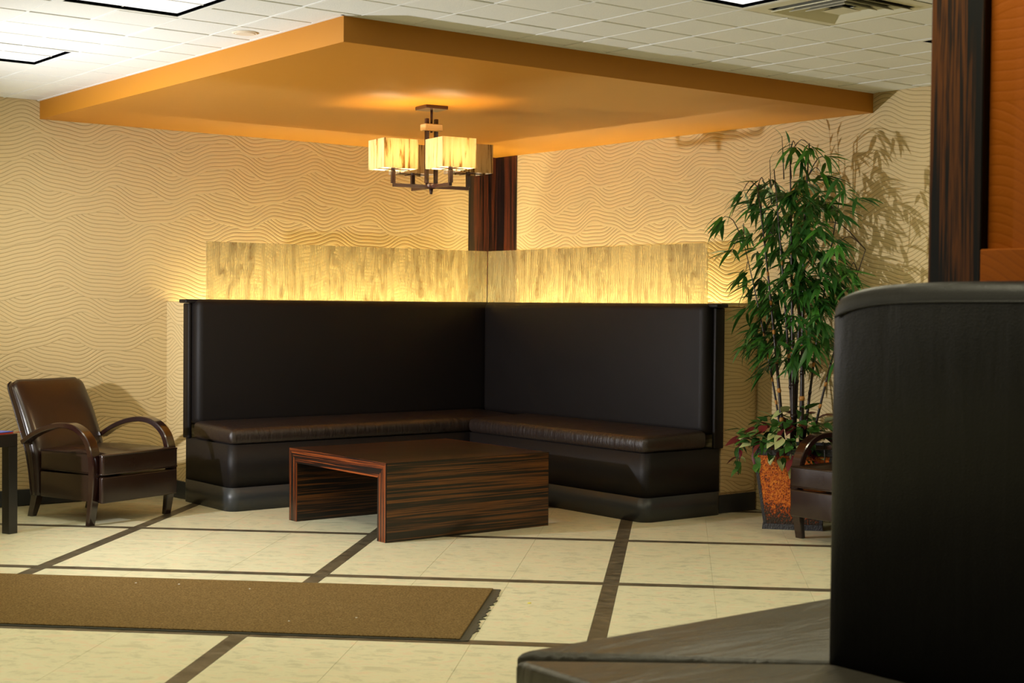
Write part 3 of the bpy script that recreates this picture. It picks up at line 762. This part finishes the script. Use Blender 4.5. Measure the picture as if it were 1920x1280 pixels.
def spray(c, cnt, sc, bias):
    # twig from nearest cane
    best = min((p for pts in canes for p in pts[2:]), key=lambda p: (p-c).length+.6*max(0, p.z-c.z+.02))
    mid = best.lerp(c, .55)+Vector((0, 0, .04+.06*(best-c).length))
    mesh('twig', tube(catmull([best-O, mid-O, c-O], 3), [.0035]*3+[.003]*2+[.002]*2, 5), 'cane_dark', True, bam) if leaf_objs < 298 else None
    out = Vector((c.x-PC.x, c.y-PC.y, 0)); out = out.normalized() if out.length > .05 else Vector((-.5, -.5, 0))
    for k in range(cnt):
        a = -1.25+2.5*k/(cnt-1)+rng.uniform(-.15, .15)
        side = out.cross(Vector((0, 0, 1)))
        d = (out*math.cos(a)+side*math.sin(a))*rng.uniform(.7, 1.1)+Vector((0, 0, rng.uniform(-.75, .25)-.12*abs(a)))
        add_leaf(c+Vector((rng.uniform(-.015, .015), rng.uniform(-.015, .015), rng.uniform(-.03, .02))), d, bl[rng.randrange(4)], sc*rng.uniform(.8, 1.1), rng.uniform(-.5, .5))
def shift(y, z, x):    # keep the spray on the sight line found for x=-.35
    t = (x-CAM.x)/(-.35-CAM.x); return Vector((x, CAM.y+(y-CAM.y)*t, CAM.z+(z-CAM.z)*t))
for k, (y, z) in enumerate(SPR):
    x = -.37+rng.uniform(-.20, .14)
    c = shift(y, z+.02, x); spray(c, rng.choice((7, 8, 9)), .95, 0)
for _ in range(135):
    y = rng.gauss(-3.52, .19); z = rng.uniform(1.0, 2.15); c = shift(y, z, -.36+rng.uniform(-.22, .16)); spray(c, 6, .9, 0)
# bare upright tips
for (y, z0, z1) in ((-3.40, 2.15, 2.42), (-3.46, 2.15, 2.38), (-3.30, 2.0, 2.28)):
    a = shift(y-.02, z0, -.34); b = shift(y, z1, -.34)
    mesh('twig', tube([a-O, b-O], [.004, .0015], 5), 'cane_dark', True, bam)
    for k in range(3): add_leaf(a.lerp(b, .35+.3*k), Vector((rng.uniform(-.3, .3), rng.uniform(-.35, .35), 1)), bl[2], .6)
bmesh.ops.recalc_face_normals(extra, faces=extra.faces[:])
ex = bpy.data.meshes.new('foliage'); extra.to_mesh(ex); extra.free(); ex.materials.append(MAT['leaf_bamboo'])
for p in ex.polygons: p.use_smooth = True
eo = link('foliage', ex, bam); eo['kind'] = 'stuff'

ivy = empty('ivy_plant', PC+Vector((0, 0, .483))); tag(ivy, 'trailing ivy with green, cream and burgundy leaves spilling over the planter rim', 'plant')
ivm = {k: [leaf_mesh(k, L, w, d, k, .18, 5, .62) for L, w, d in ((.075, .045, .25), (.06, .034, .4), (.09, .05, .15))] for k in ('leaf_ivy', 'leaf_pale', 'leaf_red')}
def ivy_leaf(P, d, s=1):
    k = rng.choices(('leaf_ivy', 'leaf_pale', 'leaf_red'), (.66, .12, .22))[0]; me = rng.choice(ivm[k])
    d = d.normalized(); side = d.cross(Vector((0, 0, 1))); side = side.normalized() if side.length > 1e-3 else Vector((1, 0, 0))
    R3 = Matrix((side, d, side.cross(d))).transposed().to_4x4() @ Matrix.Rotation(rng.uniform(-.7, .7), 4, 'Y')
    if (P+d*.09*s).x > -.012: return
    if P.z < .62 and (P+d*.08*s).y < -3.87: return
    o = link('leaf', me, ivy); o.matrix_local = Matrix.Translation(P-Vector(ivy.location)) @ R3 @ Matrix.Scale(s, 4)
ll_ = Vector((-.66, .75, 0)); ff_ = Vector((-.75, -.66, 0))
for k in range(200):
    a = rng.uniform(0, 6.283); rr = .33*math.sqrt(rng.random()); P = PC+Vector((rr*math.cos(a), rr*math.sin(a), .505+.17*(1-rr/.33)+rng.uniform(-.015, .09)))
    if P.x > -.06: continue
    ivy_leaf(P, Vector((math.cos(a), math.sin(a), rng.uniform(-.6, .7))), rng.uniform(1.0, 1.4))
for k in range(60):
    a = rng.uniform(-1.15, 1.15); dq = (ff_*math.cos(a)+ll_*math.sin(a)); P = PC+dq*rng.uniform(.22, .29)+Vector((0, 0, rng.uniform(.43, .57)))
    ivy_leaf(P, dq*rng.uniform(.3, 1)+Vector((rng.uniform(-.5, .5), rng.uniform(-.5, .5), rng.uniform(-1, .3))), rng.uniform(.85, 1.2))
# trailing strands (direction on the ground plane, length)
ll = Vector((-.79, .61, 0)); ff = Vector((-.62, -.79, 0))
for (base, dr, drop, n) in ((ll*.25+ff*.05, ll, .22, 9), (ll*.22-ff*.1, ll, .16, 8), (ff*.25+ll*.02, ff, .30, 11), (ff*.25+ll*.08, ff, .18, 8), (ff*.24-ll*.12, ff, .25, 9), (ff*.2+ll*.2, (ff+ll).normalized(), .17, 8)):
    p0 = PC+base+Vector((0, 0, .53)); p1 = p0+dr*.07+Vector((0, 0, .01)); p2 = p1+dr*.035+Vector((0, 0, -drop*.5)); p3 = p1+dr*.03+Vector((0, 0, -drop))
    cv = catmull([p0, p1, p2, p3], 5); I = Vector(ivy.location)
    mesh('vine', tube([p-I for p in cv], .003, 5), 'cane_dark', True, ivy)
    for k in range(n):
        p = cv[min(len(cv)-1, 4+int(k*(len(cv)-5)/n))]
        ivy_leaf(p, dr*rng.uniform(.2, 1)+Vector((rng.uniform(-.8, .8), rng.uniform(-.8, .8), rng.uniform(-.9, .1))), rng.uniform(.8, 1.15))
